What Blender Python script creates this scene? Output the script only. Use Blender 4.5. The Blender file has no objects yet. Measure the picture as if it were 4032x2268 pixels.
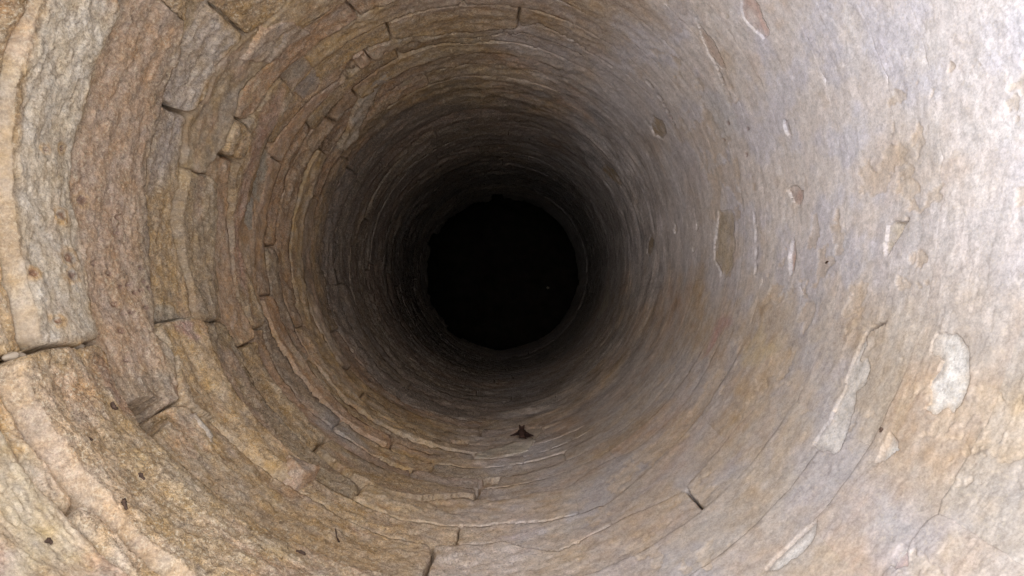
import bpy, bmesh, math, random
import numpy as np
from mathutils import Vector, Matrix

# ------------------------------------------------------------------ camera, sky, sun, exposure
scene = bpy.context.scene
R = 0.60            # inner radius of the well (m)
ZC = 0.53           # eye height above the ground; depth t below the eye -> z = ZC - t
CAM = (0.084, -0.12)
rad = math.radians
cam_d = bpy.data.cameras.new('camera'); cam = bpy.data.objects.new('camera', cam_d)
scene.collection.objects.link(cam)
cam.location = (CAM[0], CAM[1], ZC); cam.rotation_euler = (0, 0, 0)
cam_d.sensor_width = 36; cam_d.lens = 36 * 3028 / 4032
cam_d.clip_start = 0.02; cam_d.clip_end = 2000
scene.camera = cam

SUN_EL, SUN_AZ = 78, 300          # azimuth clockwise from +Y
w = bpy.data.worlds.new('World'); scene.world = w; w.use_nodes = True
nt = w.node_tree; bg = nt.nodes['Background']
sky = nt.nodes.new('ShaderNodeTexSky'); sky.sky_type = 'NISHITA'; sky.sun_disc = False
sky.sun_elevation = rad(SUN_EL); sky.sun_rotation = rad(SUN_AZ)
sky.dust_density = 2.0; sky.air_density = 1.0; sky.ozone_density = 1.0
nt.links.new(sky.outputs[0], bg.inputs[0]); bg.inputs[1].default_value = 0.05
sd = Vector((math.sin(rad(SUN_AZ)) * math.cos(rad(SUN_EL)), math.cos(rad(SUN_AZ)) * math.cos(rad(SUN_EL)), math.sin(rad(SUN_EL))))
sun_d = bpy.data.lights.new('sun', 'SUN'); sun_d.energy = 1.5; sun_d.angle = rad(150); sun_d.color = (1, 0.96, 0.90)
sun = bpy.data.objects.new('sun', sun_d); scene.collection.objects.link(sun)
sun.location = sd * 20; sun.rotation_euler = (-sd).to_track_quat('-Z', 'Y').to_euler()
vs = scene.view_settings
vs.view_transform = 'Standard'; vs.look = 'None'; vs.gamma = 1; vs.use_curve_mapping = False
vs.exposure = 2.6
scene.cycles.use_denoising = True; scene.cycles.denoiser = 'OPENIMAGEDENOISE'
scene.cycles.denoising_input_passes = 'RGB_ALBEDO_NORMAL'; scene.cycles.denoising_prefilter = 'NONE'
scene.cycles.max_bounces = 12; scene.cycles.diffuse_bounces = 8

# ------------------------------------------------------------------ helpers
C = scene.collection
TAU = 2 * math.pi
PER = TAU * R
rng = np.random.default_rng(7)

def thing(name, label, cat, group=None, loc=(0, 0, 0)):
    o = bpy.data.objects.new(name, None); C.objects.link(o)
    o.location = loc; o.empty_display_size = 0.1
    o['label'] = label; o['category'] = cat
    if group: o['group'] = group
    return o

_PERM = [np.random.default_rng(100 + i).integers(0, 1 << 30, 4096) for i in range(24)]
def perlin(x, y, per, seed):
    """gradient noise, periodic in x with integer period"""
    p = _PERM[seed % 24]
    xi = np.floor(x).astype(np.int64); yi = np.floor(y).astype(np.int64)
    xf = x - xi; yf = y - yi
    u = xf * xf * xf * (xf * (xf * 6 - 15) + 10); v = yf * yf * yf * (yf * (yf * 6 - 15) + 10)
    def g(ix, iy, fx, fy):
        h = p[(p[(ix % per) & 4095] + iy * 57) & 4095] & 1023
        a = h * (TAU / 1024)
        return np.cos(a) * fx + np.sin(a) * fy
    n00 = g(xi, yi, xf, yf); n10 = g(xi + 1, yi, xf - 1, yf)
    n01 = g(xi, yi + 1, xf, yf - 1); n11 = g(xi + 1, yi + 1, xf - 1, yf - 1)
    a = n00 + u * (n10 - n00); b = n01 + u * (n11 - n01)
    return (a + v * (b - a)) * 1.5

def fbm(th, t, fs, ft, octv, seed, gain=0.5):
    """fractal noise on the unrolled wall: fs / ft = cells per metre along / down the wall"""
    out = 0; amp = 1; tot = 0
    n = max(1, round(fs * PER)); f = ft
    for o in range(octv):
        out = out + amp * perlin(th / TAU * n, t * f + 13.7 * o, n, seed + o)
        tot += amp; amp *= gain; n *= 2; f *= 2
    return out / tot * 1.4

def sstep(a, b, x):
    k = np.clip((x - a) / (b - a), 0, 1); return k * k * (3 - 2 * k)

def angdiff(a, b):          # degrees
    return (a - b + 180) % 360 - 180

def poly_sdf(th, t, poly):
    """signed distance (metres, + inside) from the unrolled wall point to a polygon [(deg, depth)]"""
    c = poly[0][0]
    px = np.array([angdiff(p[0], c) for p in poly]) * (PER / 360); py = np.array([p[1] for p in poly])
    x = angdiff(np.degrees(th), c) * (PER / 360); y = t
    out = np.full(x.shape, -1.0)
    sel = (x > px.min() - .05) & (x < px.max() + .05) & (y > py.min() - .05) & (y < py.max() + .05)
    if not sel.any(): return out
    X = x[sel]; Y = y[sel]; d2 = np.full(X.shape, 1e9); ins = np.zeros(X.shape, bool)
    n = len(px)
    for i in range(n):
        ax, ay, bx, by = px[i], py[i], px[(i + 1) % n], py[(i + 1) % n]
        ex, ey = bx - ax, by - ay
        k = np.clip(((X - ax) * ex + (Y - ay) * ey) / (ex * ex + ey * ey + 1e-12), 0, 1)
        d2 = np.minimum(d2, (X - ax - k * ex) ** 2 + (Y - ay - k * ey) ** 2)
        cr = ((ay > Y) != (by > Y)) & (X < (bx - ax) * (Y - ay) / (by - ay + 1e-12) + ax)
        ins ^= cr
    d = np.sqrt(d2); out[sel] = np.where(ins, d, -d)
    return out

# ------------------------------------------------------------------ materials
def stone_material(name, bump=1.0):
    m = bpy.data.materials.new(name); m.use_nodes = True
    nt = m.node_tree; N = nt.nodes; L = nt.links
    b = N['Principled BSDF']; b.inputs['Roughness'].default_value = 0.92
    b.inputs['Specular IOR Level'].default_value = 0.18
    at = N.new('ShaderNodeAttribute'); at.attribute_name = 'tint'
    tc = N.new('ShaderNodeTexCoord')
    def noise(scale, detail, rough, src=None, zs=1.0):
        mp = N.new('ShaderNodeMapping'); mp.inputs['Scale'].default_value = (1, 1, zs)
        L.new(tc.outputs['Object'], mp.inputs['Vector'])
        n = N.new('ShaderNodeTexNoise'); n.inputs['Scale'].default_value = scale
        n.inputs['Detail'].default_value = detail; n.inputs['Roughness'].default_value = rough
        L.new(mp.outputs[0], n.inputs['Vector']); return n
    n1 = noise(100, 5, 0.72, zs=.75); n2 = noise(340, 3, 0.65, zs=.8); n3 = noise(28, 4, 0.6, zs=1.0); n4 = noise(200, 4, 0.75, zs=.8)
    def ramp(n, lo, hi, a, bb):
        r = N.new('ShaderNodeMapRange'); r.inputs[1].default_value = lo; r.inputs[2].default_value = hi
        r.inputs[3].default_value = a; r.inputs[4].default_value = bb
        L.new(n.outputs[0], r.inputs[0]); return r
    def math_(op, x, y):
        m_ = N.new('ShaderNodeMath'); m_.operation = op
        for i_, v_ in enumerate((x, y)):
            if isinstance(v_, (int, float)): m_.inputs[i_].default_value = v_
            else: L.new(v_, m_.inputs[i_])
        return m_.outputs[0]
    al = at.outputs['Alpha']                                   # roughness of the weathered face
    r1 = ramp(n1, .32, .68, -.36, .36); r2 = ramp(n2, .32, .68, -.28, .28)
    var = math_('MULTIPLY', math_('ADD', r1.outputs[0], r2.outputs[0]), math_('ADD', math_('MULTIPLY', al, .65), .40))
    sc = N.new('ShaderNodeVectorMath'); sc.operation = 'SCALE'
    L.new(at.outputs['Color'], sc.inputs[0]); L.new(math_('ADD', var, 1.0), sc.inputs['Scale'])
    hs = N.new('ShaderNodeHueSaturation'); L.new(sc.outputs[0], hs.inputs['Color'])
    r3 = ramp(n3, .3, .7, .75, 1.25); L.new(r3.outputs[0], hs.inputs['Saturation'])
    fl = ramp(n4, .55, .62, 0, .8)                            # pale crusty flecks
    mx = N.new('ShaderNodeMix'); mx.data_type = 'RGBA'; al2 = math_('ADD', math_('MULTIPLY', al, .84), .16)
    L.new(math_('MULTIPLY', fl.outputs[0], al2), mx.inputs[0])
    L.new(hs.outputs[0], mx.inputs[6]); mx.inputs[7].default_value = (.62, .53, .39, 1)
    dk = ramp(n4, .43, .34, 0, .65)                            # dark pores
    mx2 = N.new('ShaderNodeMix'); mx2.data_type = 'RGBA'; L.new(math_('MULTIPLY', dk.outputs[0], al2), mx2.inputs[0])
    L.new(mx.outputs[2], mx2.inputs[6]); mx2.inputs[7].default_value = (.17, .12, .08, 1)
    L.new(mx2.outputs[2], b.inputs['Base Color'])
    bp = N.new('ShaderNodeBump'); bp.inputs['Distance'].default_value = 0.006
    L.new(math_('MULTIPLY', math_('ADD', math_('MULTIPLY', al, .62), .03), bump), bp.inputs['Strength'])
    hgt = math_('ADD', math_('ADD', n1.outputs[0], math_('MULTIPLY', n4.outputs[0], .7)), math_('MULTIPLY', n2.outputs[0], .35))
    L.new(hgt, bp.inputs['Height']); L.new(bp.outputs[0], b.inputs['Normal'])
    return m

def plain_material(name, col, rough=.85, var=.25, scale=60, bump=.3, dist=.003):
    m = bpy.data.materials.new(name); m.use_nodes = True
    nt = m.node_tree; N = nt.nodes; L = nt.links; b = N['Principled BSDF']; b.inputs['Roughness'].default_value = rough
    b.inputs['Specular IOR Level'].default_value = .2
    tc = N.new('ShaderNodeTexCoord'); n = N.new('ShaderNodeTexNoise'); n.inputs['Scale'].default_value = scale; n.inputs['Detail'].default_value = 5
    L.new(tc.outputs['Object'], n.inputs['Vector'])
    r = N.new('ShaderNodeValToRGB'); r.color_ramp.elements[0].position = .3; r.color_ramp.elements[1].position = .7
    r.color_ramp.elements[0].color = tuple(c * (1 - var) for c in col) + (1,); r.color_ramp.elements[1].color = tuple(min(1, c * (1 + var)) for c in col) + (1,)
    L.new(n.outputs[0], r.inputs[0]); L.new(r.outputs[0], b.inputs['Base Color'])
    bp = N.new('ShaderNodeBump'); bp.inputs['Strength'].default_value = bump; bp.inputs['Distance'].default_value = dist
    L.new(n.outputs[0], bp.inputs['Height']); L.new(bp.outputs[0], b.inputs['Normal'])
    return m

M_STONE = stone_material('weathered_sandstone')
M_PATCH = stone_material('flaked_stone', .5)

# ------------------------------------------------------------------ the courses: depths of the bed joints below the eye
LEVELS = [0.57, 0.745, 0.925, 1.025, 1.19, 1.415, 1.56, 1.715, 1.84, 1.945, 2.05, 2.145, 2.245, 2.36, 2.475, 2.60]
while LEVELS[-1] < 6.0:
    LEVELS.append(LEVELS[-1] + float(rng.uniform(.125, .20)))
LEVELS[-1] = 6.2
NC = len(LEVELS) - 1
# measured runs of bed joints: level index -> [(deg, depth)]
SEAMS = {
 3: [(150,1.01),(158,1.01),(165,1.01),(176,1.02),(185,1.03),(192,1.04),(199.6,1.035),(200.6,.925),(207,.93),(215,.93),(224,.94),(232,.95),(245,1.0)],
 4: [(148,1.15),(150,1.17),(158,1.17),(167,1.18),(178,1.18),(182,1.20),(186,1.21),(192,1.20),(198,1.20),(207,1.19),(219,1.20),(232,1.22),(247,1.24),(275,1.22)],
 5: [(142,1.31),(144,1.35),(146,1.37),(150,1.40),(157,1.41),(163,1.42),(174,1.42),(183,1.44),(193,1.42),(197,1.40),(200,1.38),(204,1.42),(208,1.39),(213,1.36),(215,1.39),(218,1.43),(226,1.45),(236,1.46),(250,1.45),(265,1.44),(277,1.44),(281,1.39),(286,1.34),(292,1.36),(299,1.36),(309,1.32),(316,1.34),(323,1.35),(329,1.31),(345,1.33)],
 6: [(135,1.58),(141,1.56),(147,1.55),(154,1.57),(158,1.54),(162,1.55),(170,1.57),(178,1.55),(184,1.58),(191,1.60),(198,1.58),(215,1.56),(238,1.562),(257,1.54),(277,1.55),(291,1.50),(297,1.49),(309,1.55),(328,1.56)],
 7: [(139,1.71),(149,1.68),(153,1.71),(160,1.71),(167,1.665),(169,1.71),(176,1.75),(184,1.73),(192,1.74),(198,1.72),(203,1.77),(245,1.69),(255,1.68),(267,1.76),(277,1.73),(284,1.74),(290,1.70),(296,1.76)],
 8: [(133,1.84),(144,1.80),(150,1.80),(154,1.765),(156,1.82),(161,1.83),(165,1.82),(173,1.85),(184,1.86),(193,1.87),(201,1.91)],
 9: [(141,1.92),(152,1.94),(158,1.95),(169,1.96),(176,1.91),(181,1.90),(187,1.95),(198,1.99)],
 10: [(155,2.03),(165,2.02),(177,2.06),(193,2.04),(200,2.03),(131,2.10),(124,2.04),(119,2.05),(112,2.09),(103,2.15),(93,2.18),(81,2.12),(75,2.04),(69,2.06),(60,2.09),(51,2.07)],
}
def seam_level(k, thd):
    """depth of bed joint k at angle (deg)"""
    base = LEVELS[k]
    th = np.radians(thd)
    wob = 0.016 * fbm(th, np.full_like(th, 3.1 * k), .55, 1, 3, 3 + k % 7)
    if k == 0: return np.full_like(thd, base)
    out = base + wob * min(1, (LEVELS[min(k + 1, NC)] - LEVELS[k - 1]) / .3)
    if k in SEAMS:
        pts = sorted(SEAMS[k]); a = np.array([p[0] for p in pts]); v = np.array([p[1] for p in pts])
        tr = np.interp(thd, a, v)
        inside = sstep(a[0] - 14, a[0], thd) * sstep(a[-1] + 14, a[-1], thd)
        out = out * (1 - inside) + (tr + .15 * wob) * inside
    return out
TAB = np.linspace(0, 360, 2881)
SEAMTAB = [seam_level(k, TAB) for k in range(NC + 1)]
SEAMTAB[NC] = SEAMTAB[NC] + .20 * fbm(np.radians(TAB), TAB * 0, 1.6, 1, 5, 5, .75) - .35 * sstep(.42, .55, fbm(np.radians(TAB), TAB * 0, 3.4, 1, 2, 9))
for k in range(1, NC + 1):
    SEAMTAB[k] = np.maximum(SEAMTAB[k], SEAMTAB[k - 1] + .045)

# measured head joints: (deg, top depth, bottom depth, half gap, how open)
JOINTS = [
 (200.3,1.03,1.19,.0050,1),(158.5,1.41,1.535,.0060,1),(168,1.57,1.66,.002,.3),(154.2,1.72,1.765,.004,.8),(162.2,1.72,1.82,.006,1),
 (198,1.39,1.574,.0035,.7),(198.7,1.63,1.716,.002,.5),(204.7,1.777,1.855,.004,1),(201.3,1.91,2.0,.004,1),(180.1,2.083,2.242,.0045,1),
 (193.6,2.04,2.113,.003,.6),(155,1.97,2.03,.006,1),(140.9,1.83,1.918,.003,.8),(140.1,2.21,2.285,.004,1),(148.6,2.388,2.445,.003,.8),
 (162,2.493,2.572,.004,1),(213,2.17,2.285,.0025,.8),(220,2.478,2.6,.004,1),(212.5,1.2,1.29,.003,.5),(237.2,1.458,1.562,.004,.6),
 (246.2,1.578,1.681,.003,.7),(253.8,1.877,2.0,.004,.8),(246.1,2.05,2.114,.004,.9),(270.3,1.75,1.918,.006,.7),(267.7,2.157,2.226,.005,1),
 (268.2,2.444,2.55,.004,.9),(291.2,1.605,1.692,.002,.5),(264.2,1.328,1.415,.005,.6),(309.3,1.073,1.316,.0033,.9),(139.5,1.33,1.42,.004,.5),
 (129.8,2.245,2.326,.003,.9),
]
course_joints = []
for k in range(NC):
    mid = .5 * (LEVELS[k] + LEVELS[k + 1])
    js = []
    for j in JOINTS:
        a = int(j[0] * 8)
        if SEAMTAB[k][a] < .5 * (j[1] + j[2]) < SEAMTAB[k + 1][a]:
            js.append([j[0], j[3], j[4]])
    lo, hi = (0.30, 0.55) if mid < 2.3 else (0.45, 0.85)
    hold = [(150, 205)] if 1.2 < mid < 1.38 else []      # the long unbroken stone on the dark side
    hold += [(143, 199)] if 1.05 < mid < 1.15 else []
    hold += [(160, 196)] if 1.42 < mid < 1.55 else []
    hold += [(205, 262)] if 1.03 < mid < 1.38 else []
    js.sort()
    ang = [j[0] for j in js]
    if not ang: js = [[float(rng.uniform(0, 360)), .0018, .1]]
    js.sort(); full = []
    for i, j in enumerate(js):
        full.append(j)
        nx = js[(i + 1) % len(js)][0] + (360 if i == len(js) - 1 else 0)
        gap = (nx - j[0]) * PER / 360
        n = max(1, int(round(gap / rng.uniform(lo, hi))))
        for q in range(1, n):
            a = (j[0] + (nx - j[0]) * (q + rng.uniform(-.22, .22)) / n) % 360
            if any(h[0] < a < h[1] for h in hold): continue
            full.append([a, float(rng.uniform(.0012, .0032)), float(rng.choice([0, .2, .5, .8]))])
    full.sort()
    course_joints.append(full)

def rough_side(thd, t=None):
    """1 on the bare, jointed side of the shaft, falling to ~0.15 on the side coated with lime"""
    d = np.abs(angdiff(thd, -8))
    r = .16 + .84 * sstep(44, 106, d)
    if t is not None: r = np.maximum(r, .55 * sstep(1.9, 3.2, t))
    return r

def joint_show(th, t, thd):
    """how far the joints are open: clear on the bare side, sealed by lime on the other and by silt lower down"""
    side = np.maximum(sstep(42, 112, np.abs(angdiff(thd, 2))), .20 * sstep(48, 30, np.abs(angdiff(thd, 296))) * sstep(2.2, 1.8, t))
    nz = sstep(-.30, .30, fbm(th, t, 1.6, 2.6, 2, 22))
    dp = sstep(2.1, 3.3, t)
    return np.clip(side * (1 - .55 * dp) * (.45 + .55 * nz) + .12 * dp * nz, 0, 1)

# ------------------------------------------------------------------ flaked and inset patches (deg, depth outlines)
# name, how deep (+ recessed / - proud), colour, outline
TAN, OCH, PINK, PALE, WHITE, GREY, LILAC = (.36,.29,.20),(.40,.30,.17),(.46,.31,.26),(.52,.50,.46),(.72,.70,.66),(.33,.30,.29),(.44,.39,.40)
PATCHES = [
 ('spall', .0025, (.41,.35,.26), [(6.6,1.903),(5.9,1.805),(3.9,1.786),(0.4,1.799),(357.5,1.780),(355.8,1.802),(353.3,1.785),(351.3,1.827),(350.6,1.860),(352.6,1.880),(355.6,1.951),(358.9,1.957),(2.6,1.935)]),
 ('spall', .0025, (.58,.56,.53), [(341.8,1.055),(340.8,1.045),(339.3,1.049),(338.5,1.046),(339.2,1.030),(337.7,1.009),(336.3,1.008),(334.5,1.024),(332.9,1.011),(330.1,0.998),(327.0,0.981),(326.3,0.991),(325.9,1.028),(325.9,1.056),(329.8,1.054),(332.2,1.055),(334.5,1.056),(335.6,1.064),(337.7,1.065),(340.0,1.061)]),
 ('spall', .0025, (.66,.65,.62), [(343.5,0.864),(343.3,0.885),(342.0,0.890),(341.1,0.887),(340.8,0.868),(340.1,0.855),(339.2,0.855),(338.0,0.864),(337.3,0.866),(336.7,0.855),(335.6,0.850),(334.9,0.854),(334.8,0.832),(335.7,0.820),(335.4,0.808),(336.2,0.805),(336.9,0.799),(339.4,0.801),(341.9,0.821),(343.6,0.849)]),
 ('spall', .0025, (.52,.36,.31), [(38.0,1.296),(35.7,1.266),(34.3,1.277),(31.1,1.291),(30.8,1.317),(32.6,1.330),(35.3,1.338),(36.6,1.331)]),
 ('spall', .0015, (.54,.44,.38), [(42.6,1.494),(40.4,1.513),(37.2,1.504),(32.8,1.525),(31.9,1.534),(33.2,1.555),(36.5,1.561),(39.7,1.534)]),
 ('spall', .004, TAN, [(37.1,2.161),(34.2,2.117),(31.4,2.141),(30.9,2.212),(33.3,2.263),(35.8,2.235)]),
 ('spall', .004, OCH, [(39.5,3.187),(35.6,3.083),(30.1,3.079),(29.7,3.172),(35.1,3.279),(39.8,3.313)]),
 ('spall', .004, (.34,.26,.16), [(7.0,2.840),(5.2,2.797),(1.0,2.832),(0.1,2.886),(1.5,2.953),(5.2,2.917)]),
 ('spall', .005, (.54,.39,.33), [(357.2,1.415),(356.0,1.408),(354.5,1.399),(351.9,1.398),(350.5,1.405),(352.4,1.421),(354.1,1.427),(355.9,1.424)]),
 ('stone_chip', .002, WHITE, [(6.8,2.124),(6.1,2.109),(4.5,2.121),(4.1,2.147),(5.0,2.150)]),
 ('stone_chip', .002, WHITE, [(0.4,2.184),(359.5,2.178),(358.1,2.186),(359.1,2.199)]),
 ('stone_chip', .003, (.55,.48,.38), [(7.5,2.401),(6.0,2.390),(4.6,2.416),(5.9,2.424)]),
 ('spall', .004, (.42,.31,.28), [(6.2,1.442),(6.4,1.401),(4.8,1.367),(3.5,1.369),(2.8,1.383),(3.2,1.409)]),
 ('spall', .004, (.45,.33,.29), [(17.6,1.384),(17.1,1.371),(15.6,1.370),(14.3,1.373),(15.1,1.388),(16.6,1.392)]),
 ('spall', .004, (.58,.52,.42), [(357.0,1.056),(356.7,1.006),(355.1,1.017),(353.7,1.035),(352.4,1.047),(354.2,1.057)]),
 ('spall', .0035, (.62,.60,.57), [(318.6,.921),(317.6,0.905),(316.8,0.898),(315.5,0.893),(313.2,0.897),(311.4,0.902),(310.4,.912),(310.4,.921),(312.2,.925),(314.9,.924),(317.3,.92)]),
 ('spall', .006, (.75,.72,.68), [(321.7,0.766),(322.3,0.753),(321.0,0.745),(319.7,0.739),(319.1,0.749),(320.3,0.761)]),
 ('stone_chip', .003, (.55,.33,.30), [(321.0,0.743),(320.1,0.734),(319.2,0.742),(320.0,0.745)]),
 ('spall', .007, (.66,.65,.61), [(331.2,0.896),(330.6,0.877),(329.8,0.863),(328.5,0.876),(327.4,0.889),(329.0,0.897),(330.2,0.895)]),
 ('stone_chip', .001, (.40,.39,.33), [(156.0,2.009),(157.4,2.045),(161.0,2.070),(165.2,2.074),(169.3,2.077),(169.2,2.017),(166.3,1.990),(164.7,2.010),(159.4,1.992),(157.4,1.984)]),
 ('stone_chip', .001, (.45,.43,.37), [(167.6,1.967),(169.2,2.017),(172.5,2.030),(176.6,2.021),(176.9,2.005),(175.6,1.983),(170.5,1.964)]),
 ('stone_chip', -.005, (.46,.43,.36), [(268.0,2.226),(270.8,2.264),(277.9,2.319),(284.2,2.352),(285.3,2.305),(282.3,2.192),(275.1,2.162),(271.7,2.152),(268.0,2.158)]),
 ('spall', .008, (.50,.44,.36), [(282.3,2.572),(288.0,2.506),(285.8,2.379),(284.5,2.348),(282.2,2.480)]),
 ('spall', .018, (.45,.34,.25), [(271.8,1.954),(275.4,1.944),(274.5,1.874),(271.2,1.842),(270.6,1.804),(270.0,1.902)]),
 ('spall', .010, (.48,.32,.20), [(259.8,2.380),(265.2,2.418),(265.1,2.336),(262.1,2.319)]),
 ('stone_slab', -.006, (.36,.30,.24), [(143.7,1.596),(141.7,1.598),(137.0,1.587),(135.5,1.587),(130.4,1.630),(129.0,1.758),(135.1,1.715),(137.6,1.721),(139.9,1.712),(141.4,1.671)]),
 ('stone_chip', .007, (.31,.265,.21), [(140.7,1.830),(135.1,1.833),(133.2,1.837),(133.9,1.934),(138.2,1.923),(140.6,1.918)]),
 ('stone_chip', .004, (.33,.285,.25), [(141.1,1.946),(134.0,1.949),(134.5,2.026),(136.9,2.053),(140.7,2.035)]),
 ('stone_slab', -.011, (.38,.33,.27), [(145.5,2.533),(140.9,2.498),(135.2,2.422),(130.7,2.364),(126.1,2.318),(121.2,2.272),(118.3,2.303),(117.8,2.357),(121.7,2.378),(124.7,2.413),(128.3,2.471),(132.4,2.499),(136.0,2.550),(138.9,2.580),(144.4,2.566)]),
 ('hollow', .032, (.20,.16,.12), [(126.4,2.062),(122.8,2.066),(120.1,2.070),(122.8,2.095),(124.8,2.136),(127.3,2.142),(131.7,2.131),(129.9,2.103)]),
 ('hollow', .055, (.36,.28,.18), [(210.0,1.197),(209.9,1.257),(211.1,1.315),(213.4,1.309),(214.9,1.290),(216.3,1.214),(215.6,1.197),(214.0,1.197)]),
 ('stone_chip', -.004, (.55,.51,.46), [(214.6,1.346),(215.1,1.379),(216.2,1.394),(218.6,1.395),(220.5,1.387),(222.7,1.361),(221.9,1.357),(219.1,1.368),(216.5,1.363)]),
 ('stone_chip', -.012, (.36,.32,.28), [(231.2,1.523),(235.3,1.542),(237.6,1.560),(238.0,1.545),(237.0,1.47),(235.7,1.462),(234.1,1.461)]),
 ('stone_chip', .002, (.42,.36,.26), [(118.4,2.482),(115.9,2.462),(112.7,2.483),(114.7,2.523),(117.5,2.518)]),
 ('spall', .010, (.48,.37,.22), [(142.5,1.322),(139.3,1.398),(140.3,1.410),(144.0,1.417),(148.4,1.413),(148.9,1.391),(145.4,1.354)]),
 ('spall', .005, (.40,.35,.28), [(350.9,4.216),(346.1,4.017),(340.0,3.924),(332.4,4.061),(332.1,4.143),(339.4,4.201),(344.6,4.158)]),
]
# areas where the stone itself has another colour: outline, colour, edge softness (m), strength
TINTS = [
 ([(265.6,1.436),(271.3,1.441),(278.0,1.436),(279.9,1.351),(281.3,1.216),(266.2,1.243),(264.9,1.383)], (.60,.55,.53), .03, .75),
 ([(198.8,1.444),(198.4,1.487),(198.9,1.537),(200.2,1.506),(201.9,1.536),(202.8,1.512),(201.3,1.478),(200.1,1.452)], (.47,.31,.26), .006, .9),
 ([(195.2,1.409),(194.5,1.446),(194.6,1.499),(196.3,1.531),(197.3,1.549),(197.6,1.577),(198.1,1.543),(198.2,1.476),(198.0,1.433),(198.0,1.391)], (.42,.38,.31), .006, .9),
 ([(342.3,1.776),(341.9,1.720),(340.9,1.683),(339.2,1.737),(335.8,1.758),(332.7,1.768),(332.5,1.793),(337.5,1.812),(340.7,1.821)], (.42,.30,.28), .012, .9),
 ([(341.5,1.489),(339.3,1.505),(336.4,1.536),(333.3,1.508),(333.5,1.420),(336.2,1.397),(337.8,1.361),(339.1,1.383),(338.1,1.421)], (.47,.39,.27), .012, .8),
 ([(150,1.03),(199.5,1.04),(199.5,1.19),(186,1.2),(170,1.175),(150,1.16)], (.54,.49,.41), .012, .8),
 ([(144,1.19),(199,1.2),(206,1.21),(206,1.36),(196,1.38),(170,1.4),(146,1.35)], (.47,.335,.235), .02, .88),
 ([(140,1.40),(158.3,1.42),(158.2,1.53),(141,1.54)], (.40,.36,.33), .012, .8),
 ([(159,1.43),(175,1.44),(168,1.53),(159,1.52)], (.38,.34,.32), .025, .8),
 ([(201,.95),(228,.95),(225,1.03),(205,1.06)], (.52,.385,.27), .03, .6),
 ([(201,1.14),(212,1.15),(212,1.19),(202,1.19)], (.30,.19,.17), .012, .6),
 ([(205,.80),(226,.80),(226,.925),(205,.925)], (.52,.43,.27), .02, .6),
 ([(210,.74),(224,.74),(222,.82),(212,.83)], (.36,.22,.2), .03, .7),
 ([(140,1.845),(150,1.82),(158,1.85),(172,1.87),(186,1.88),(194,1.9),(190,1.93),(168,1.93),(150,1.92)], (.46,.30,.24), .02, .75),
 ([(70,1.75),(95,1.8),(112,1.9),(100,1.98),(80,1.95)], (.33,.31,.31), .05, .7),
 ([(65,2.1),(88,2.16),(86,2.3),(66,2.3)], (.44,.42,.44), .05, .7),
 ([(52,1.25),(80,1.3),(112,1.5),(118,1.85),(100,2.08),(75,2.02),(55,2.0),(48,1.6)], (.31,.23,.155), .10, .68),
 ([(20,1.62),(30,1.60),(31,1.72),(22,1.76)], (.52,.52,.53), .03, .8),
 ([(90,2.2),(112,2.3),(108,2.9),(92,3.1)], (.36,.31,.23), .06, .6),
 ([(228,1.9),(240,1.9),(240,2.05),(226,2.05)], (.36,.35,.36), .04, .7),
]
SPOTS = [(181.1,1.139,.010),(187.4,1.153,.013),(189.9,1.153,.011),(189.9,1.055,.007),(196.6,1.085,.008),(172.4,1.098,.006),(171.5,1.148,.007),(178.1,1.223,.010)]
PITS = [(179.8,1.330),(182.4,1.325),(188.2,1.388),(190.5,1.390),(191.7,1.403),(194.3,1.282),(195.8,1.301),(195.8,1.328),(192.1,1.373),(191.4,1.312),(191.0,1.340),(189.3,1.283),(187.7,1.245),(198.7,1.275),(192.5,1.353),(195.2,1.375),(203.4,1.262),
 (23.2,1.664),(19.9,1.565),(20.9,1.74),(33.1,2.025),(15.5,1.621)]

CRACKS = [
 [(318.1,.919),(316.4,.924),(314.9,.926),(312.2,.927),(310.3,.920)],
 [(344.0,1.010),(343.5,1.030),(342.7,1.050),(341.6,1.054),(340.0,1.061)],
 [(340.1,0.855),(339.2,0.855),(338.0,0.864)],
 [(357.0,1.037),(356.6,1.006),(357.1,0.998)],
 [(40.2,1.514),(36.1,1.550),(32.7,1.567),(29.8,1.584)],
 [(75.1,2.047),(69.8,2.050),(61.2,2.089),(55.9,2.090),(53.4,2.088)],
 [(45.8,1.979),(38.0,1.996),(30.7,2.038)],
 [(22.9,2.956),(13.9,2.922),(3.4,2.974)],
 [(355.6,1.951),(352.6,1.880),(350.6,1.869)],
 [(3.6,1.632),(356.1,1.617),(350.9,1.605)],
]

# stones whose face is measured to stand proud (+) or back (-): deg, depth inside the stone, metres
PROUD = [(175,1.10,.014),(212,1.06,.026),(175,1.30,.008),(205,1.27,.006),(230,1.33,-.004),(150,1.48,-.004),(175,1.50,-.008),(207,1.48,.040),(222,1.50,.024),
 (150,1.64,.006),(185,1.65,.013),(158,1.77,.018),(150,1.76,.010),(175,1.78,-.003),(150,1.88,.012),(172,1.90,.020),(190,1.9,.014),(160,1.99,-.004),
 (175,.98,-.012),(215,.86,-.006),(200,.85,-.006),(100,2.02,.004),(75,2.0,.005),(60,2.02,.004),(100,2.22,-.008),(70,2.18,-.008),(280,1.84,-.004),(262,1.84,.010),(225,1.62,-.004)]

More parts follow.
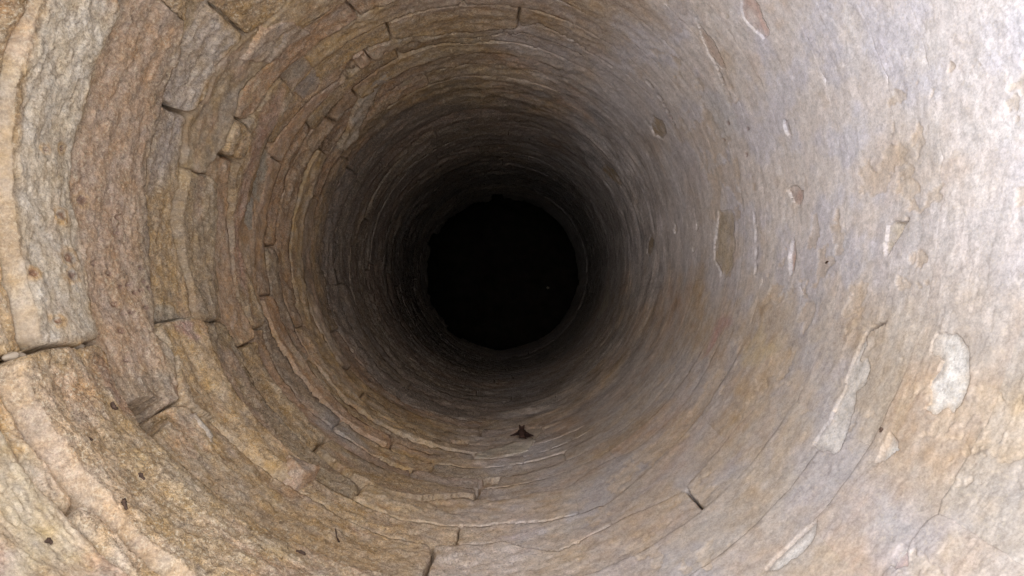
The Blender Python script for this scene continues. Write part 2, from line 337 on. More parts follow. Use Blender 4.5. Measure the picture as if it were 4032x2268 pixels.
# ------------------------------------------------------------------ relief and colour of the wall
def relief(th, t, thd):
    ro = rough_side(thd, t)
    fine = fbm(th, t, 80, 52, 4, 2, .6)
    lam = fbm(th, t, 3.4, 9, 5, 6, .58)
    lmask = .35 + .65 * sstep(-.2, .35, fbm(th, t, 3, 3.5, 2, 19))
    x = lam * 3.2; fl = np.floor(x); fr = x - fl
    ter = fl + sstep(.38, .62, fr)
    chips = fbm(th, t, 20, 22, 3, 11, .55)
    y = chips * 3.0; fy = np.floor(y); cf = fy + sstep(.40, .60, y - fy)
    knob = fbm(th, t, 110, 80, 2, 15)
    h = .006 * fbm(th, t, 2.4, 3.2, 2, 1) * (.4 + .6 * ro)
    gm = .30 + .95 * sstep(-.25, .35, fbm(th, t, 4, 5, 2, 9))
    h += ro * (.0036 * (1 + .7 * sstep(2.0, 3.0, t) * sstep(40, 110, np.abs(angdiff(thd, -8)))) * ter * lmask + .0017 * cf + .0020 * fine * gm + .0011 * knob * gm)
    soft = fbm(th, t, 9, 6, 3, 17)
    h += (1 - ro) * (.0010 * soft + .00045 * fine) - .0014 * flaking(th, t, thd)
    h += .010 * sstep(5.42, 5.48, t + .05 * soft)                                            # the last courses form a lip
    step_n = .06 * fbm(th, t * 0, 1.2, 1, 3, 6)
    h += -.012 * sstep(3.06, 3.12, t + step_n) - .010 * sstep(4.22, 4.32, t - step_n)     # the shaft widens in two shallow steps
    return h

def crack_dist(thd, t):
    out = np.full(len(t), 1.0)
    jx = .0016 * fbm(np.radians(thd), t, 70, 70, 2, 7)
    for pl in CRACKS:
        c0 = pl[0][0]; x = angdiff(thd, c0) * (PER / 360) + jx; sel = np.abs(x) < .6
        if not sel.any(): continue
        X, Y = x[sel], t[sel]; best = np.full(len(X), 1.0)
        for (a0, t0), (a1, t1) in zip(pl[:-1], pl[1:]):
            ax, bx = angdiff(a0, c0) * PER / 360, angdiff(a1, c0) * PER / 360
            ex, ey = bx - ax, t1 - t0
            q = np.clip(((X - ax) * ex + (Y - t0) * ey) / (ex * ex + ey * ey + 1e-12), 0, 1)
            best = np.minimum(best, np.hypot(X - ax - q * ex, (Y - t0 - q * ey) * .7))
        out[sel] = np.minimum(out[sel], best)
    return out

def flaking(th, t, thd):
    """where the thin lime skin has flaked off the stone"""
    lime = (1 - rough_side(thd)) / .84
    low = sstep(70, 25, np.abs(angdiff(thd, 318)))
    f = fbm(th, t, 9, 6.5, 5, 21, .62) + .5 * fbm(th, t, 2.2, 1.6, 2, 5)
    return sstep(.40, .46, f + .13 * low) * sstep(.15, .5, lime) * sstep(2.4, 1.7, t)

def mix(a, b, k): return a + (np.asarray(b) - a) * k[:, None]

def colour(th, t, thd, pal, relv):
    ro = rough_side(thd)
    c = np.tile(np.asarray(pal, float), (len(th), 1))
    n1 = fbm(th, t, 3.0, 6.0, 4, 8, .6); n2 = fbm(th, t, 10, 15, 4, 12, .6); n3 = fbm(th, t, 4.5, 5, 4, 16, .6); n4 = fbm(th, t, 30, 34, 3, 20, .6)
    c = mix(c, (.40, .355, .31), sstep(.20, .60, n3) * .34)             # grey weathering
    c = mix(c, (.48, .33, .24), sstep(.12, .45, n1) * .50)              # pink iron bands
    c = mix(c, (.52, .40, .24), sstep(.22, .58, n2) * .42)              # yellow patches
    c = mix(c, (.25, .175, .11), sstep(.20, .60, -n2) * .45)            # brown staining
    c = mix(c, (.34, .215, .165), sstep(.36, .66, -n1) * .40)           # red-brown bands
    lime = (1 - ro) / .84
    low = sstep(18, 46, np.abs(angdiff(thd, 318)))                      # tan stone shows through on the lower flank
    m1 = fbm(th, t, 3.4, 2.4, 4, 14, .6); m2 = fbm(th, t, 7, 5, 4, 3, .62); m3 = fbm(th, t, 2.2, 1.6, 4, 10, .62)
    lm = np.clip(lime * 1.15 + (.55 * m1 + .35 * m2) * sstep(0.02, .4, lime) - .36 * (1 - low), 0, 1)
    lc = np.tile(np.array([.62, .587, .575]), (len(th), 1))
    lc = mix(lc, (.57, .565, .615), sstep(-.15, .30, m2) * .95)          # lilac film
    lc = mix(lc, (.60, .535, .465), sstep(.12, .50, -m3) * (.35 + .45 * (1 - low)))            # tan bloom
    lc = mix(lc, (.59, .51, .475), sstep(.24, .55, m3) * .5)
    lc = mix(lc, (.50, .40, .29), sstep(.34, .65, -m2) * .28)
    lc = mix(lc, (.66, .64, .645), sstep(1.12, .80, t) * sstep(45, 20, np.abs(angdiff(thd, 15))) * .35)   # lime whitened near the top, painting in the strong light at the rim
    lc = mix(lc, (.54, .53, .55), sstep(1.5, 2.4, t) * .7)               # greyer crust further down
    lc = lc * (1 - np.outer(1 - low, [.31, .34, .39]))
    lc = lc * (1 + .16 * fbm(th, t, 14, 55, 3, 18) * sstep(1.1, 2.0, t))[:, None]   # thin level streaks
    c = c + (lc - c) * (lm * .93)[:, None]
    c = mix(c, np.array([.53, .43, .32]), flaking(th, t, thd) * .45)
    c = c * (1 + .24 * n4 * (.6 + .4 * ro))[:, None]
    c = mix(c, (.14, .11, .09), sstep(.0028, .0008, crack_dist(thd, t)) * .75)
    c = mix(c, (.58, .49, .36), sstep(.0012, .0042, relv) * .35 * ro)   # pale abraded arrises
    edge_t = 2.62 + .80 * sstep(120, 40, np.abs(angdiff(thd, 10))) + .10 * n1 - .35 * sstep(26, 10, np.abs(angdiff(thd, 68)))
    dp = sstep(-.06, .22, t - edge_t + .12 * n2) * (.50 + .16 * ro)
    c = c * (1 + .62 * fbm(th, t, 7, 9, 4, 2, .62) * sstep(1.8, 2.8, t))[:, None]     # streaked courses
    c = mix(c, (.18, .16, .155), dp)                                   # damp grey silt film, deepened to paint light fading down the shaft
    c = mix(c, (.075, .07, .07), sstep(3.9, 4.9, t + .4 * n1 + .3 * n2) * .66 * (1 - .35 * sstep(5.42, 5.50, t)))    # near-black painted in for light lost deep in the shaft
    for poly, col, soft, k in TINTS:
        d = poly_sdf(th, t, poly)
        m = d > -.049
        if m.any():
            kk = np.zeros(len(th)); kk[m] = sstep(-soft, soft, d[m] + .9 * soft * n2[m]) * k * (.8 + .4 * n4[m])
            c = mix(c, col, np.clip(kk, 0, 1))
    for a, tt, r in SPOTS:
        d = np.hypot(angdiff(thd, a) * PER / 360, (t - tt) * .6)
        c = mix(c, (.20, .10, .06), sstep(r, r * .25, d + .006 * n4) * .85)
        c = mix(c, (.48, .31, .15), sstep(r * 1.8, r, d + .006 * n4) * sstep(r * .6, r, d) * .6)
    for a, tt in PITS:
        d = np.hypot(angdiff(thd, a) * PER / 360, (t - tt) * .5)
        c = mix(c, (.18, .10, .08), sstep(.0065, .002, d) * .7)
    return np.clip(c, .02, .85)

def pits(thd, t):
    h = 0
    for a, tt in PITS: h = h - .006 * np.exp(-((angdiff(thd, a) * PER / 360) ** 2 + ((t - tt) * .5) ** 2) / .0035 ** 2)
    for a, tt, r in SPOTS: h = h - .004 * np.exp(-((angdiff(thd, a) * PER / 360) ** 2 + ((t - tt) * .6) ** 2) / (r * .6) ** 2)
    return h

def wall_mesh(name, th, t, h, keep, ns, nt_, col, mat, parent, rough=None):
    """a sheet over the (ns x nt_) grid of unrolled wall points, h = how far it stands into the shaft"""
    idx = np.arange(ns * nt_).reshape(ns, nt_)
    a, b, c, d = idx[:-1, :-1].ravel(), idx[1:, :-1].ravel(), idx[1:, 1:].ravel(), idx[:-1, 1:].ravel()
    q = np.stack([a, d, c, b], 1)
    q = q[keep[a] | keep[b] | keep[c] | keep[d]]
    used = np.unique(q); remap = np.zeros(ns * nt_, np.int64); remap[used] = np.arange(len(used)); q = remap[q]
    r = R - h[used]
    co = np.stack([r * np.cos(th[used]), r * np.sin(th[used]), ZC - t[used]], 1).astype(np.float32)
    me = bpy.data.meshes.new(name)
    me.vertices.add(len(co)); me.vertices.foreach_set('co', co.ravel())
    me.loops.add(q.size); me.loops.foreach_set('vertex_index', q.ravel().astype(np.int32))
    me.polygons.add(len(q)); me.polygons.foreach_set('loop_start', np.arange(0, q.size, 4, dtype=np.int32))
    me.update(calc_edges=True)
    me.polygons.foreach_set('use_smooth', np.ones(len(q), bool))
    at = me.color_attributes.new('tint', 'FLOAT_COLOR', 'POINT')
    at.data.foreach_set('color', np.concatenate([col[used], (np.ones(len(used)) if rough is None else rough[used])[:, None]], 1).astype(np.float32).ravel())
    me.materials.append(mat)
    o = bpy.data.objects.new(name, me); C.objects.link(o); o.parent = parent
    return o

def in_frame(thd, t):
    th = np.radians(thd); x = (R * np.cos(th) - CAM[0]) / t; y = (R * np.sin(th) - CAM[1]) / t
    return (np.abs(x) < .70) & (np.abs(y) < .41)

RES = 1.15 / 769.
def spacing(thd_mid, t):
    th = math.radians(thd_mid); D = math.hypot(R * math.cos(th) - CAM[0], R * math.sin(th) - CAM[1])
    return max(.0010, RES * t), min(.010, max(.0012, RES * t * t / D))

well = thing('stone_well', 'deep round well shaft lined with curved courses of weathered sandstone', 'well')
PALS = [(.44,.315,.18),(.39,.28,.165),(.46,.335,.20),(.37,.285,.19),(.45,.30,.19),(.45,.315,.205),(.38,.295,.215)]

def warp(th, t):
    ws = .0070 * fbm(th, t, 9, 9, 2, 4) + .0040 * fbm(th, t, 34, 34, 3, 9, .6)
    wt = .0055 * fbm(th, t, 7, 9, 2, 13) + .0042 * fbm(th, t, 30, 40, 3, 18, .6)
    return ws, wt

HOSTS = []        # (joint angle range, k, low relief parameters, object) for the patches
n_stone = 0
for k in range(NC):
    js = course_joints[k]
    for i, jl in enumerate(js):
        jr = js[(i + 1) % len(js)]
        a0, a1 = jl[0], jr[0] + (360 if i == len(js) - 1 else 0)
        if len(js) == 1: a1 = a0 + 360
        r = np.random.default_rng(1000 + n_stone); n_stone += 1
        am = .5 * (a0 + a1)
        tab = SEAMTAB
        aa = np.linspace(a0, a1, 24) % 360
        t0 = np.interp(aa, TAB, tab[k]); t1 = np.interp(aa, TAB, tab[k + 1])
        tmid = .5 * (t0.mean() + t1.mean())
        vis = in_frame(np.concatenate([aa, aa, aa]), np.concatenate([t0, t1, .5 * (t0 + t1)])).any()
        ds, dt = spacing(am % 360, tmid)
        if not vis: ds, dt = .009, .009
        pad = .012
        sa, sb = math.radians(a0) * R - pad, math.radians(a1) * R + pad
        ta, tb = t0.min() - pad, t1.max() + pad
        ns = int((sb - sa) / ds) + 2; ntt = int((tb - ta) / dt) + 2
        S, T = np.meshgrid(np.linspace(sa, sb, ns), np.linspace(ta, tb, ntt), indexing='ij')
        S = S.ravel(); T = T.ravel(); th = S / R; thd = np.degrees(th); tm = thd % 360
        ws, wt = warp(th % TAU, T)
        ro = rough_side(thd); jv = joint_show(th % TAU, T, tm)
        Sw = S + ws * (.35 + .65 * ro); Tw = T + wt * (.35 + .65 * ro)
        sl = float(r.normal(0, .04))
        vmid = T - tmid
        dL = Sw - (math.radians(a0) * R + (0 if jl[1] > .002 else .05) * vmid) - jl[1] * (jv if jl[1] < .0028 else np.maximum(jv, .85))
        dR = (math.radians(a1) * R + (0 if jr[1] > .002 else .05) * vmid) - Sw - jr[1] * (jv if jr[1] < .0028 else np.maximum(jv, .85))
        gb = .0036 if tmid < 2.3 else .0022
        dT = Tw - np.interp(tm, TAB, tab[k]) - gb * jv * .4; dB = np.interp(tm, TAB, tab[k + 1]) - Tw - gb * jv
        if k == NC - 1: dB = dB + .03 * fbm(th % TAU, T, 4, 2, 4, 7, .7)
        rc = float(r.uniform(.008, .024))
        A = np.minimum(dT, dB); B = np.minimum(dL, dR)
        u = np.maximum(rc - A, 0); v = np.maximum(rc - B, 0)
        d = np.where((u > 0) & (v > 0), rc - np.hypot(u, v), np.minimum(A, B))
        off = float(r.normal(.0, .0050))
        if abs(angdiff(am, 282)) < 42: off *= .35
        proud = False
        for pa, pt, po in PROUD:
            if abs(angdiff(pa, am % 360)) < .5 * (a1 - a0) and np.interp(pa, TAB, tab[k]) < pt < np.interp(pa, TAB, tab[k + 1]): off = po; proud = True
        tx, ty = float(r.normal(0, .010)), float(np.clip(r.normal(.06, .035), -.01, .12))   # faces lean: the lower arris stands forward
        if proud and off > .009: ty = .008
        rm = float(rough_side(np.array([am % 360]))[0])
        low = (off + np.clip(tx * (S - math.radians(am) * R), -.006, .006) + ty * vmid) * jv
        rel = relief(th % TAU, T, tm)
        rel = rel * (1 + (float(r.uniform(.45, 1.3)) - 1) * jv)           # some faces are smooth, some pitted
        er = float(r.uniform(.006, .013))
        e = np.clip(1 - d / er, 0, 1)
        topw = sstep(-.004, .006, dT - np.minimum(np.minimum(dB, dL), dR))      # arrises are crisp along the top bed, worn along the others
        brk = sstep(-.25, .25, fbm(th % TAU, T, 6, 9, 3, 23))
        edge = -.0042 * e * e * jv * (.12 + .88 * topw) * (.3 + .7 * brk)
        ext = (1 - sstep(.05, .45, jv)) * max(.006, 1.6 * dt)
        if jl[1] >= .003 and jl[2] > .55: ext = np.where(dL < .004, 0, ext)
        if jr[1] >= .003 and jr[2] > .55: ext = np.where(dR < .004, 0, ext)
        if k == NC - 1: ext = ext * (dB > -.001)
        plunge = np.clip((-d - ext) / .0035, 0, 1) * .055 + .0016 * np.clip(-d / .006, 0, 1)
        h = low + rel * (1 - .5 * e * jv) + edge - plunge + pits(tm, T) - .008 * sstep(.0026, .0006, crack_dist(tm, T))
        for pn, pd, pc, poly in PATCHES:
            if pd > 0:
                sdp = poly_sdf(th, T, poly)
                if (sdp > -.01).any():
                    jit = .0040 * fbm(th % TAU, T, 45, 45, 3, 21, .6)
                    h = h - (pd + .006) * sstep(-.0008, .0012, sdp + jit)
        ph = np.random.default_rng(500 + n_stone)
        pal = np.array(PALS[ph.integers(len(PALS))]) * ph.uniform(.88, 1.12)
        relv = rel - rel.mean()
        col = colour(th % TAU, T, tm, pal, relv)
        keep = d > -.0045 - ext
        led = sstep(.007, .0005, dT) * jv * sstep(.0005, .006, off) * (d > -.02) * (.55 + .45 * sstep(-.2, .3, fbm(th % TAU, T, 7, 7, 3, 16)))       # clean top beds of the stones that stand proud
        col = mix(col, np.array([.41, .33, .23] if k in (2, 3) else [.30, .225, .145]) * r.uniform(.85, 1.12) * r.uniform(.97, 1.03, 3), led * .8)
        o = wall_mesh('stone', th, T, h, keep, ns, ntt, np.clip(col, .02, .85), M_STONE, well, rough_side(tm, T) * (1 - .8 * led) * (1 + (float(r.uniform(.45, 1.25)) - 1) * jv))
        HOSTS.append((k, a0, a1, off, tx, ty, am, tmid, o))

# ------------------------------------------------------------------ mortar bed behind the stones
ns, ntt = 900, 900
S, T = np.meshgrid(np.linspace(0, TAU, ns), np.concatenate([np.linspace(.56, 2.7, 620), np.linspace(2.71, 5.75, ntt - 620)]), indexing='ij')
th = S.ravel(); T = T.ravel(); thd = np.degrees(th) % 360
h = -.022 - .024 * sstep(2.9, 3.1, T) + .004 * fbm(th, T, 14, 18, 3, 5) - .008 * (1 - rough_side(thd))
for a, ta, tb, g, op in JOINTS:
    ds_ = angdiff(thd, a) * PER / 360
    h = h - .05 * op * sstep(.03, .012, np.abs(ds_)) * sstep(ta - .03, ta, T) * sstep(tb + .03, tb, T)
for pn, pd, pc, poly in PATCHES:
    if pd > .008: h = h - (pd + .02) * sstep(-.03, -.01, poly_sdf(th, T, poly))
c = np.tile(np.array([.34, .27, .19]), (len(th), 1)) * (1 + .3 * fbm(th, T, 20, 30, 3, 10))[:, None]
mo = wall_mesh('mortar', th, T, h, np.ones(len(th), bool), ns, ntt, np.clip(c, .02, .8), M_PATCH, well, np.full(len(th), .6))

# ------------------------------------------------------------------ inset and flaked patches, each a piece of the stone that carries it
for pi, (pn, pd, pc, poly) in enumerate(PATCHES):
    c0 = poly[0][0]; ang = [c0 + angdiff(p[0], c0) for p in poly]; am = sum(ang) / len(ang); tm_ = sum(p[1] for p in poly) / len(poly)
    host = None
    for hh in HOSTS:
        k, a0, a1 = hh[:3]
        if np.interp(am % 360, TAB, SEAMTAB[k]) <= tm_ < np.interp(am % 360, TAB, SEAMTAB[k + 1]) and abs(angdiff(am, .5 * (a0 + a1))) <= .5 * (a1 - a0): host = hh
    if host is None: continue
    k, a0, a1, off, tx, ty, ham, htm, ho = host
    ds, dt = spacing(am % 360, tm_)
    pad = .008
    sa, sb = math.radians(min(ang)) * R - pad, math.radians(max(ang)) * R + pad
    ta, tb = min(p[1] for p in poly) - pad, max(p[1] for p in poly) + pad
    ns = max(8, int((sb - sa) / ds)); ntt = max(8, int((tb - ta) / dt))
    S, T = np.meshgrid(np.linspace(sa, sb, ns), np.linspace(ta, tb, ntt), indexing='ij')
    S = S.ravel(); T = T.ravel(); th = S / R; thd = np.degrees(th) % 360
    d = poly_sdf(th, T, poly) + .0040 * fbm(th % TAU, T, 45, 45, 3, 21, .6)
    ro = rough_side(thd)
    hs_ = math.radians(ham + 360 * round((am - ham) / 360)) * R
    low = (off + np.clip(tx * (S - hs_), -.006, .006) + ty * (T - htm)) * joint_show(th % TAU, T, thd)
    lowf = .006 * fbm(th % TAU, T, 2.4, 3.2, 2, 1) * (.4 + .6 * ro)
    h = low + lowf + .6 * (relief(th % TAU, T, thd) - lowf) + .0010 * fbm(th % TAU, T, 20, 24, 3, 14)
    if pd > 0:
        h = h - pd; keep = d > -.003
    else:
        h = h - pd + .0022 * np.floor(fbm(th % TAU, T, 8, 30, 2, 6) * 2.5) - np.clip(-d / .003, 0, 1) * .03; keep = d > -.004
        h = h - .003 * np.clip(1 - d / .006, 0, 1) ** 2
    cc = np.tile(np.array(pc), (len(th), 1)) * (1 + .30 * fbm(th % TAU, T, 22, 22, 4, 20, .6))[:, None]
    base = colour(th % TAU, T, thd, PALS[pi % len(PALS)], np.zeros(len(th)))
    cc = mix(cc, base, .22 + .5 * sstep(.0, .45, fbm(th % TAU, T, 14, 14, 3, 5)))
    cc = mix(cc, base, sstep(.011, -.001, d) * .6)
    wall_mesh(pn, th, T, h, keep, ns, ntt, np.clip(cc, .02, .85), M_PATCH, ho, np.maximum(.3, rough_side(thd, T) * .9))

# ------------------------------------------------------------------ the unlined cavity and the floor below the last course
def lathe_rock(name, prof, nth, amp, mat, parent=None):
    bm = bmesh.new(); rings = []
    for i, (r_, t_) in enumerate(prof):
        a = np.linspace(0, TAU, nth, endpoint=False)
        n = fbm(a, np.full(nth, t_ * 1.0), 1.2, 1.5, 4, 3)
        rings.append([bm.verts.new(((r_ + amp * n[j] * min(1, r_)) * math.cos(a[j]), (r_ + amp * n[j] * min(1, r_)) * math.sin(a[j]), ZC - t_ + .3 * amp * n[j])) for j in range(nth)])
    for i in range(len(rings) - 1):
        for j in range(nth):
            bm.faces.new((rings[i][j], rings[i + 1][j], rings[i + 1][(j + 1) % nth], rings[i][(j + 1) % nth]))
    bm.faces.new(rings[-1][::-1])
    for f in bm.faces: f.smooth = True
    me = bpy.data.meshes.new(name); bm.to_mesh(me); bm.free(); me.materials.append(mat)
    o = bpy.data.objects.new(name, me); C.objects.link(o); o.parent = parent
    return o
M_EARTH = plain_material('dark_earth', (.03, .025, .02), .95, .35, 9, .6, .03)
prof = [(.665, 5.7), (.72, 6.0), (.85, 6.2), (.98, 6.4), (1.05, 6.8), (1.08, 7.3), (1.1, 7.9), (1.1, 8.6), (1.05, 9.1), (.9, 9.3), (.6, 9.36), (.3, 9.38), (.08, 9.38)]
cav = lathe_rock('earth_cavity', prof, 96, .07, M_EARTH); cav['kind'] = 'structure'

# ------------------------------------------------------------------ coping ring and ground above (above the picture)
M_COPE = plain_material('coping_stone', (.42, .35, .27), .9, .25, 22, .5, .006)
def coping(a0, a1):
    bm = bmesh.new(); n = 7; vs_ = []
    for i in range(n):
        a = a0 + (a1 - a0) * i / (n - 1)
        vs_.append([bm.verts.new((r_ * math.cos(a), r_ * math.sin(a), z_)) for r_, z_ in ((R + .004, ZC - .574), (R + .34, ZC - .574), (R + .34, ZC - .47), (R + .004, ZC - .47))])
    for i in range(n - 1):
        for j in range(4): bm.faces.new((vs_[i][j], vs_[i][(j + 1) % 4], vs_[i + 1][(j + 1) % 4], vs_[i + 1][j]))
    bm.faces.new(vs_[0][::-1]); bm.faces.new(vs_[-1])
    bmesh.ops.recalc_face_normals(bm, faces=bm.faces)
    bmesh.ops.bevel(bm, geom=[e for e in bm.edges if e.calc_face_angle(0) > .9], offset=.012, segments=2, affect='EDGES')
    me = bpy.data.meshes.new('coping_stone'); bm.to_mesh(me); bm.free(); me.materials.append(M_COPE)
    o = bpy.data.objects.new('coping_stone', me); C.objects.link(o); o.parent = well
cuts = np.cumsum(rng.uniform(.8, 1.2, 11)); cuts = cuts / cuts[-1] * TAU
for i in range(11): coping((cuts[i - 1] if i else 0) + .004, cuts[i] - .004)
bm = bmesh.new(); rr = [R + .33, 1.6, 4, 12, 40, 150, 600]; rings = []
for r_ in rr: rings.append([bm.verts.new((r_ * math.cos(TAU * j / 64), r_ * math.sin(TAU * j / 64), ZC - .53)) for j in range(64)])
for i in range(len(rr) - 1):
    for j in range(64): bm.faces.new((rings[i][j], rings[i + 1][j], rings[i + 1][(j + 1) % 64], rings[i][(j + 1) % 64]))
me = bpy.data.meshes.new('ground'); bm.to_mesh(me); bm.free()
me.materials.append(plain_material('dry_ground', (.26, .21, .15), .95, .3, 3, .6, .02))
g = bpy.data.objects.new('ground', me); C.objects.link(g); g['kind'] = 'structure'

# ------------------------------------------------------------------ small things in the shaft
def frame_at(deg, t, lift=0.0):
    """matrix at a wall point: x along the wall (growing angle), y up, z out of the wall"""
    a = math.radians(deg); n = Vector((-math.cos(a), -math.sin(a), 0)); e = Vector((-math.sin(a), math.cos(a), 0)); u = Vector((0, 0, 1))
    p = Vector((R * math.cos(a), R * math.sin(a), ZC - t)) + n * lift
    m = Matrix.Identity(4)
    for i in range(3): m[i][0] = -e[i]; m[i][1] = u[i]; m[i][2] = n[i]; m[i][3] = p[i]
    return m
dg = None
def wall_hit(deg, t):
    """real surface height of the stones at a point (ray cast from the axis)"""
    global dg
    if dg is None:
        bpy.context.view_layer.update(); dg = bpy.context.evaluated_depsgraph_get()
    a = math.radians(deg); z = ZC - t
    ok, p, n, i, o, m = scene.ray_cast(dg, Vector((0, 0, z)), Vector((math.cos(a), math.sin(a), 0)))
    return R - math.hypot(p.x, p.y) if ok else 0.0

LIFT = {}
for key, (a, t) in {'bat': (281.1, 2.41), 'pebble': (155.4, 1.995)}.items(): LIFT[key] = wall_hit(a, t)
CR = [ # deg, depth, length, width, twist, name, label
 (223.9, .985, .022, .0055, -.9, 'dark_crumb', 'longest dark brown crumb, stuck to the lower left stone'),
 (210.4, 1.131, .015, .007, .5, 'dark_crumb', 'flat dark flake near the red band of the lower left stone'),
 (213.9, 1.023, .010, .004, 1.2, 'dark_crumb', 'small dark speck midway along the lower left stone'),
 (221.5, 1.071, .014, .006, .2, 'dark_crumb', 'dark crumb on the lower left stone, nearest its lower edge'),
 (222.7, .872, .010, .006, .8, 'dark_crumb', 'black speck on the yellowish top course in the lower left corner'),
 (245.2, 1.194, .019, .006, .1, 'dark_crumb', 'black crooked crumb on the tan stone at the bottom edge'),
 (352.5, 1.247, .009, .004, 1.5, 'dark_crumb', 'small brown seed on the pale lime-coated wall'),
 (331.1, .914, .007, .004, .6, 'dark_crumb', 'tiny dark speck beside the ragged pale flake at lower right'),
]
for c_ in CR: LIFT[c_[:2]] = wall_hit(c_[0], c_[1])
STEM = [(248.9, 1.335), (248.2, 1.345), (247.2, 1.375)]
for s_ in STEM: LIFT[s_] = wall_hit(*s_)

def lump(name, L_, W_, seed, mat, H_=None, parent=None, bend=.3):
    """crooked irregular lump, long axis x"""
    rr_ = random.Random(seed); bm = bmesh.new(); n, m = 10, 8; rings = []
    H_ = H_ or W_
    for i in range(n + 1):
        u = i / n; x = (u - .5) * L_; rad_ = math.sqrt(max(.02, 1 - (2 * u - 1) ** 2)) * (1 + rr_.uniform(-.3, .3))
        oy = math.sin(u * 5 + seed) * W_ * bend
        rings.append([bm.verts.new((x, oy + .5 * W_ * rad_ * math.cos(TAU * j / m) * rr_.uniform(.8, 1.2), .5 * H_ * rad_ * math.sin(TAU * j / m) * rr_.uniform(.8, 1.2))) for j in range(m)])
    for i in range(n):
        for j in range(m): bm.faces.new((rings[i][j], rings[i][(j + 1) % m], rings[i + 1][(j + 1) % m], rings[i + 1][j]))
    bm.faces.new(rings[0][::-1]); bm.faces.new(rings[-1])
    bmesh.ops.recalc_face_normals(bm, faces=bm.faces)
    for f in bm.faces: f.smooth = True
    me = bpy.data.meshes.new(name); bm.to_mesh(me); bm.free(); me.materials.append(mat)
    o = bpy.data.objects.new(name, me); C.objects.link(o)
    if parent: o.parent = parent
    return o
M_DARK = plain_material('dark_organic', (.075, .048, .035), .7, .4, 200, .4, .001)
M_PALE = plain_material('pale_stone', (.50, .46, .38), .85, .15, 90, .3, .001)
for i, (a, t, L_, W_, tw, nm, lab) in enumerate(CR):
    o = lump(nm, L_, W_, 11 + i, M_DARK); o['label'] = lab; o['category'] = 'debris'; o['group'] = 'dark crumbs on the well wall'
    o.matrix_world = frame_at(a, t, LIFT[(a, t)] + W_ * .3) @ Matrix.Rotation(tw, 4, 'Z')
# thin dry stem
cu = bpy.data.curves.new('dry_stem', 'CURVE'); cu.dimensions = '3D'; cu.bevel_depth = .0011; cu.bevel_resolution = 2
sp = cu.splines.new('POLY'); sp.points.add(len(STEM) - 1)
for p_, s_ in zip(sp.points, STEM):
    f = frame_at(s_[0], s_[1], LIFT[s_] + .003).translation; p_.co = (*f, 1)
sp.points[0].radius = 1.8
tmp = bpy.data.objects.new('dry_stem', cu); C.objects.link(tmp)
bpy.context.view_layer.update()
me = bpy.data.meshes.new_from_object(tmp.evaluated_get(bpy.context.evaluated_depsgraph_get())); bpy.data.objects.remove(tmp)
me.materials.clear(); me.materials.append(M_DARK)
o = bpy.data.objects.new('dry_stem', me); C.objects.link(o); o['label'] = 'thin dark dry stem lying on the tan stone near the bottom edge'; o['category'] = 'stem'
# pale pebble wedged in a head joint on the left
o = lump('pebble', .019, .018, 5, M_PALE, .016, bend=.05); o['label'] = 'small pale pebble wedged in a joint of the left wall'; o['category'] = 'pebble'
o.matrix_world = frame_at(155.4, 1.995, LIFT['pebble'] + .006)
# loose rubble in the wide crack at the left edge
for i, (a, t, L_, lab) in enumerate([(200.45, 1.112, .040, 'larger grey stone sliver wedged in the wide crack at left'), (200.3, 1.150, .028, 'smaller grey stone sliver at the inner end of the wide left crack'), (200.5, 1.005, .045, 'flaky stone fragment in the wide crack at the left picture edge')]):
    o = lump('stone_sliver', L_, .012, 31 + i, M_COPE, .02, bend=.1); o['label'] = lab; o['category'] = 'stone'; o['group'] = 'slivers in the wide crack'
    o.matrix_world = frame_at(a, t, -.004) @ Matrix.Rotation(1.45, 4, 'Z')
# pale pebble on the floor
o = lump('floor_pebble', .035, .032, 8, M_PALE, .03, bend=.05); o['label'] = 'single pale pebble on the black floor of the well'; o['category'] = 'pebble'
dx, dy = (2154 - 2016) / 3028, -(1133 - 1134) / 3028
o.location = (CAM[0] + 9.55 * dx, CAM[1] + 9.55 * dy, ZC - 9.33)

# ------------------------------------------------------------------ bat hanging head down on the wall
M_BAT = plain_material('bat_fur', (.050, .028, .022), .8, .45, 260, .5, .001)
M_WING = plain_material('bat_wing', (.035, .020, .018), .55, .35, 160, .3, .0006)
bat = thing('bat', 'small dark brown bat clinging head down to the lower wall', 'bat')
bat.matrix_world = frame_at(281.1, 2.41, LIFT['bat'] + .003) @ Matrix.Rotation(rad(-11), 4, 'Y') @ Matrix.Scale(.9, 4)
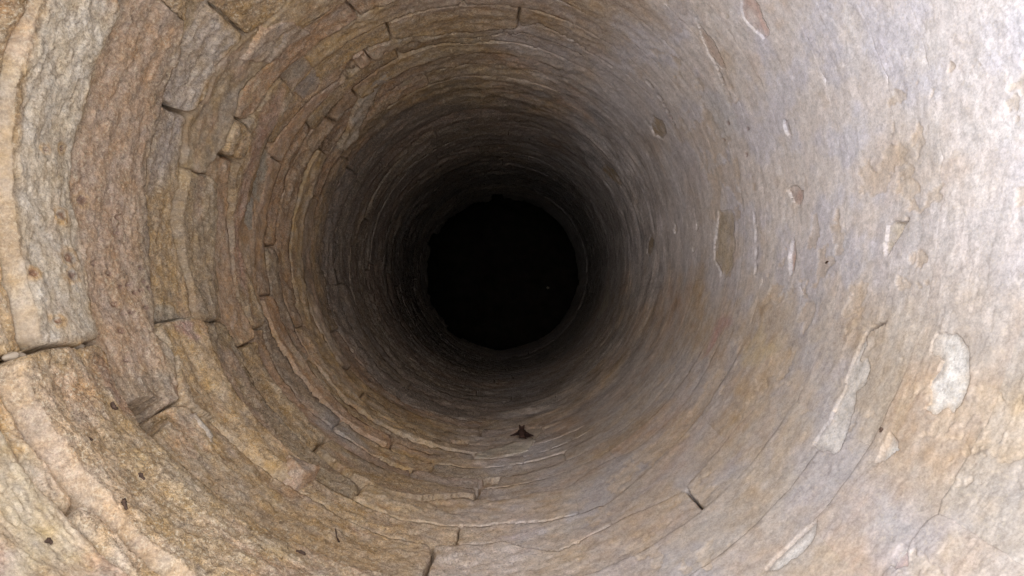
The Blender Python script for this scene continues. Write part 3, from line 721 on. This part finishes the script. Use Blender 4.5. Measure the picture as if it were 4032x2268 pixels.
# local: x across, y up the wall (rear), z away from the wall
V = [(0,.030,.008),(0,.012,.012),(0,-.008,.014),(0,-.024,.014),(0,-.036,.017),(0,-.046,.019),           # 0-5 spine, head, muzzle
     (.006,-.040,.026),(.009,-.044,.034),(-.006,-.040,.026),(-.009,-.044,.034),                             # 6-9 ears
     (.012,-.018,.012),(.024,-.004,.008),(.040,.012,.005),(-.012,-.018,.012),(-.024,-.004,.008),(-.040,.012,.005),  # 10-15 arms
     (.007,.038,.005),(.009,.048,.003),(-.008,.040,.005),(-.012,.052,.004),(-.017,.056,.003)]            # 16-20 feet
E_ = [(0,1),(1,2),(2,3),(3,4),(4,5),(4,6),(6,7),(4,8),(8,9),(3,10),(10,11),(11,12),(3,13),(13,14),(14,15),(0,16),(16,17),(0,18),(18,19),(19,20)]
RAD = [.008,.0115,.012,.009,.0095,.005,.0045,.0018,.0045,.0018,.005,.0036,.0028,.005,.0036,.0028,.003,.0018,.003,.002,.0016]
me = bpy.data.meshes.new('body'); me.from_pydata(V, E_, []); me.materials.append(M_BAT)
bo = bpy.data.objects.new('body', me); C.objects.link(bo); bo.parent = bat
sk = bo.modifiers.new('skin', 'SKIN'); sk.use_smooth_shade = True
for i, r_ in enumerate(RAD): me.skin_vertices[0].data[i].radius = (r_, r_)
me.skin_vertices[0].data[2].use_root = True
ss = bo.modifiers.new('sub', 'SUBSURF'); ss.levels = 2; ss.render_levels = 2
def wing(pts):
    bm = bmesh.new(); v = [bm.verts.new(p) for p in pts]; bm.faces.new(v)
    r_ = bmesh.ops.triangulate(bm, faces=bm.faces); bmesh.ops.subdivide_edges(bm, edges=bm.edges, cuts=2, use_grid_fill=True)
    for x in bm.verts: x.co.z += .0012 * math.sin(x.co.x * 700) 
    bmesh.ops.solidify(bm, geom=list(bm.faces), thickness=.0008)
    me = bpy.data.meshes.new('wing'); bm.to_mesh(me); bm.free(); me.materials.append(M_WING)
    o = bpy.data.objects.new('wing', me); C.objects.link(o); o.parent = bat
wing([(-.008,-.020,.012),(-.024,-.005,.009),(-.041,.013,.005),(-.032,.020,.004),(-.018,.032,.004),(-.009,.046,.004),(-.004,.030,.008)])
wing([(.008,-.020,.012),(.024,-.005,.009),(.041,.013,.005),(.026,.010,.006),(.013,.008,.008),(.006,.020,.009)])
print('stones', n_stone, 'tris', sum(2 * len(o.data.polygons) for o in C.objects if o.type == 'MESH'))
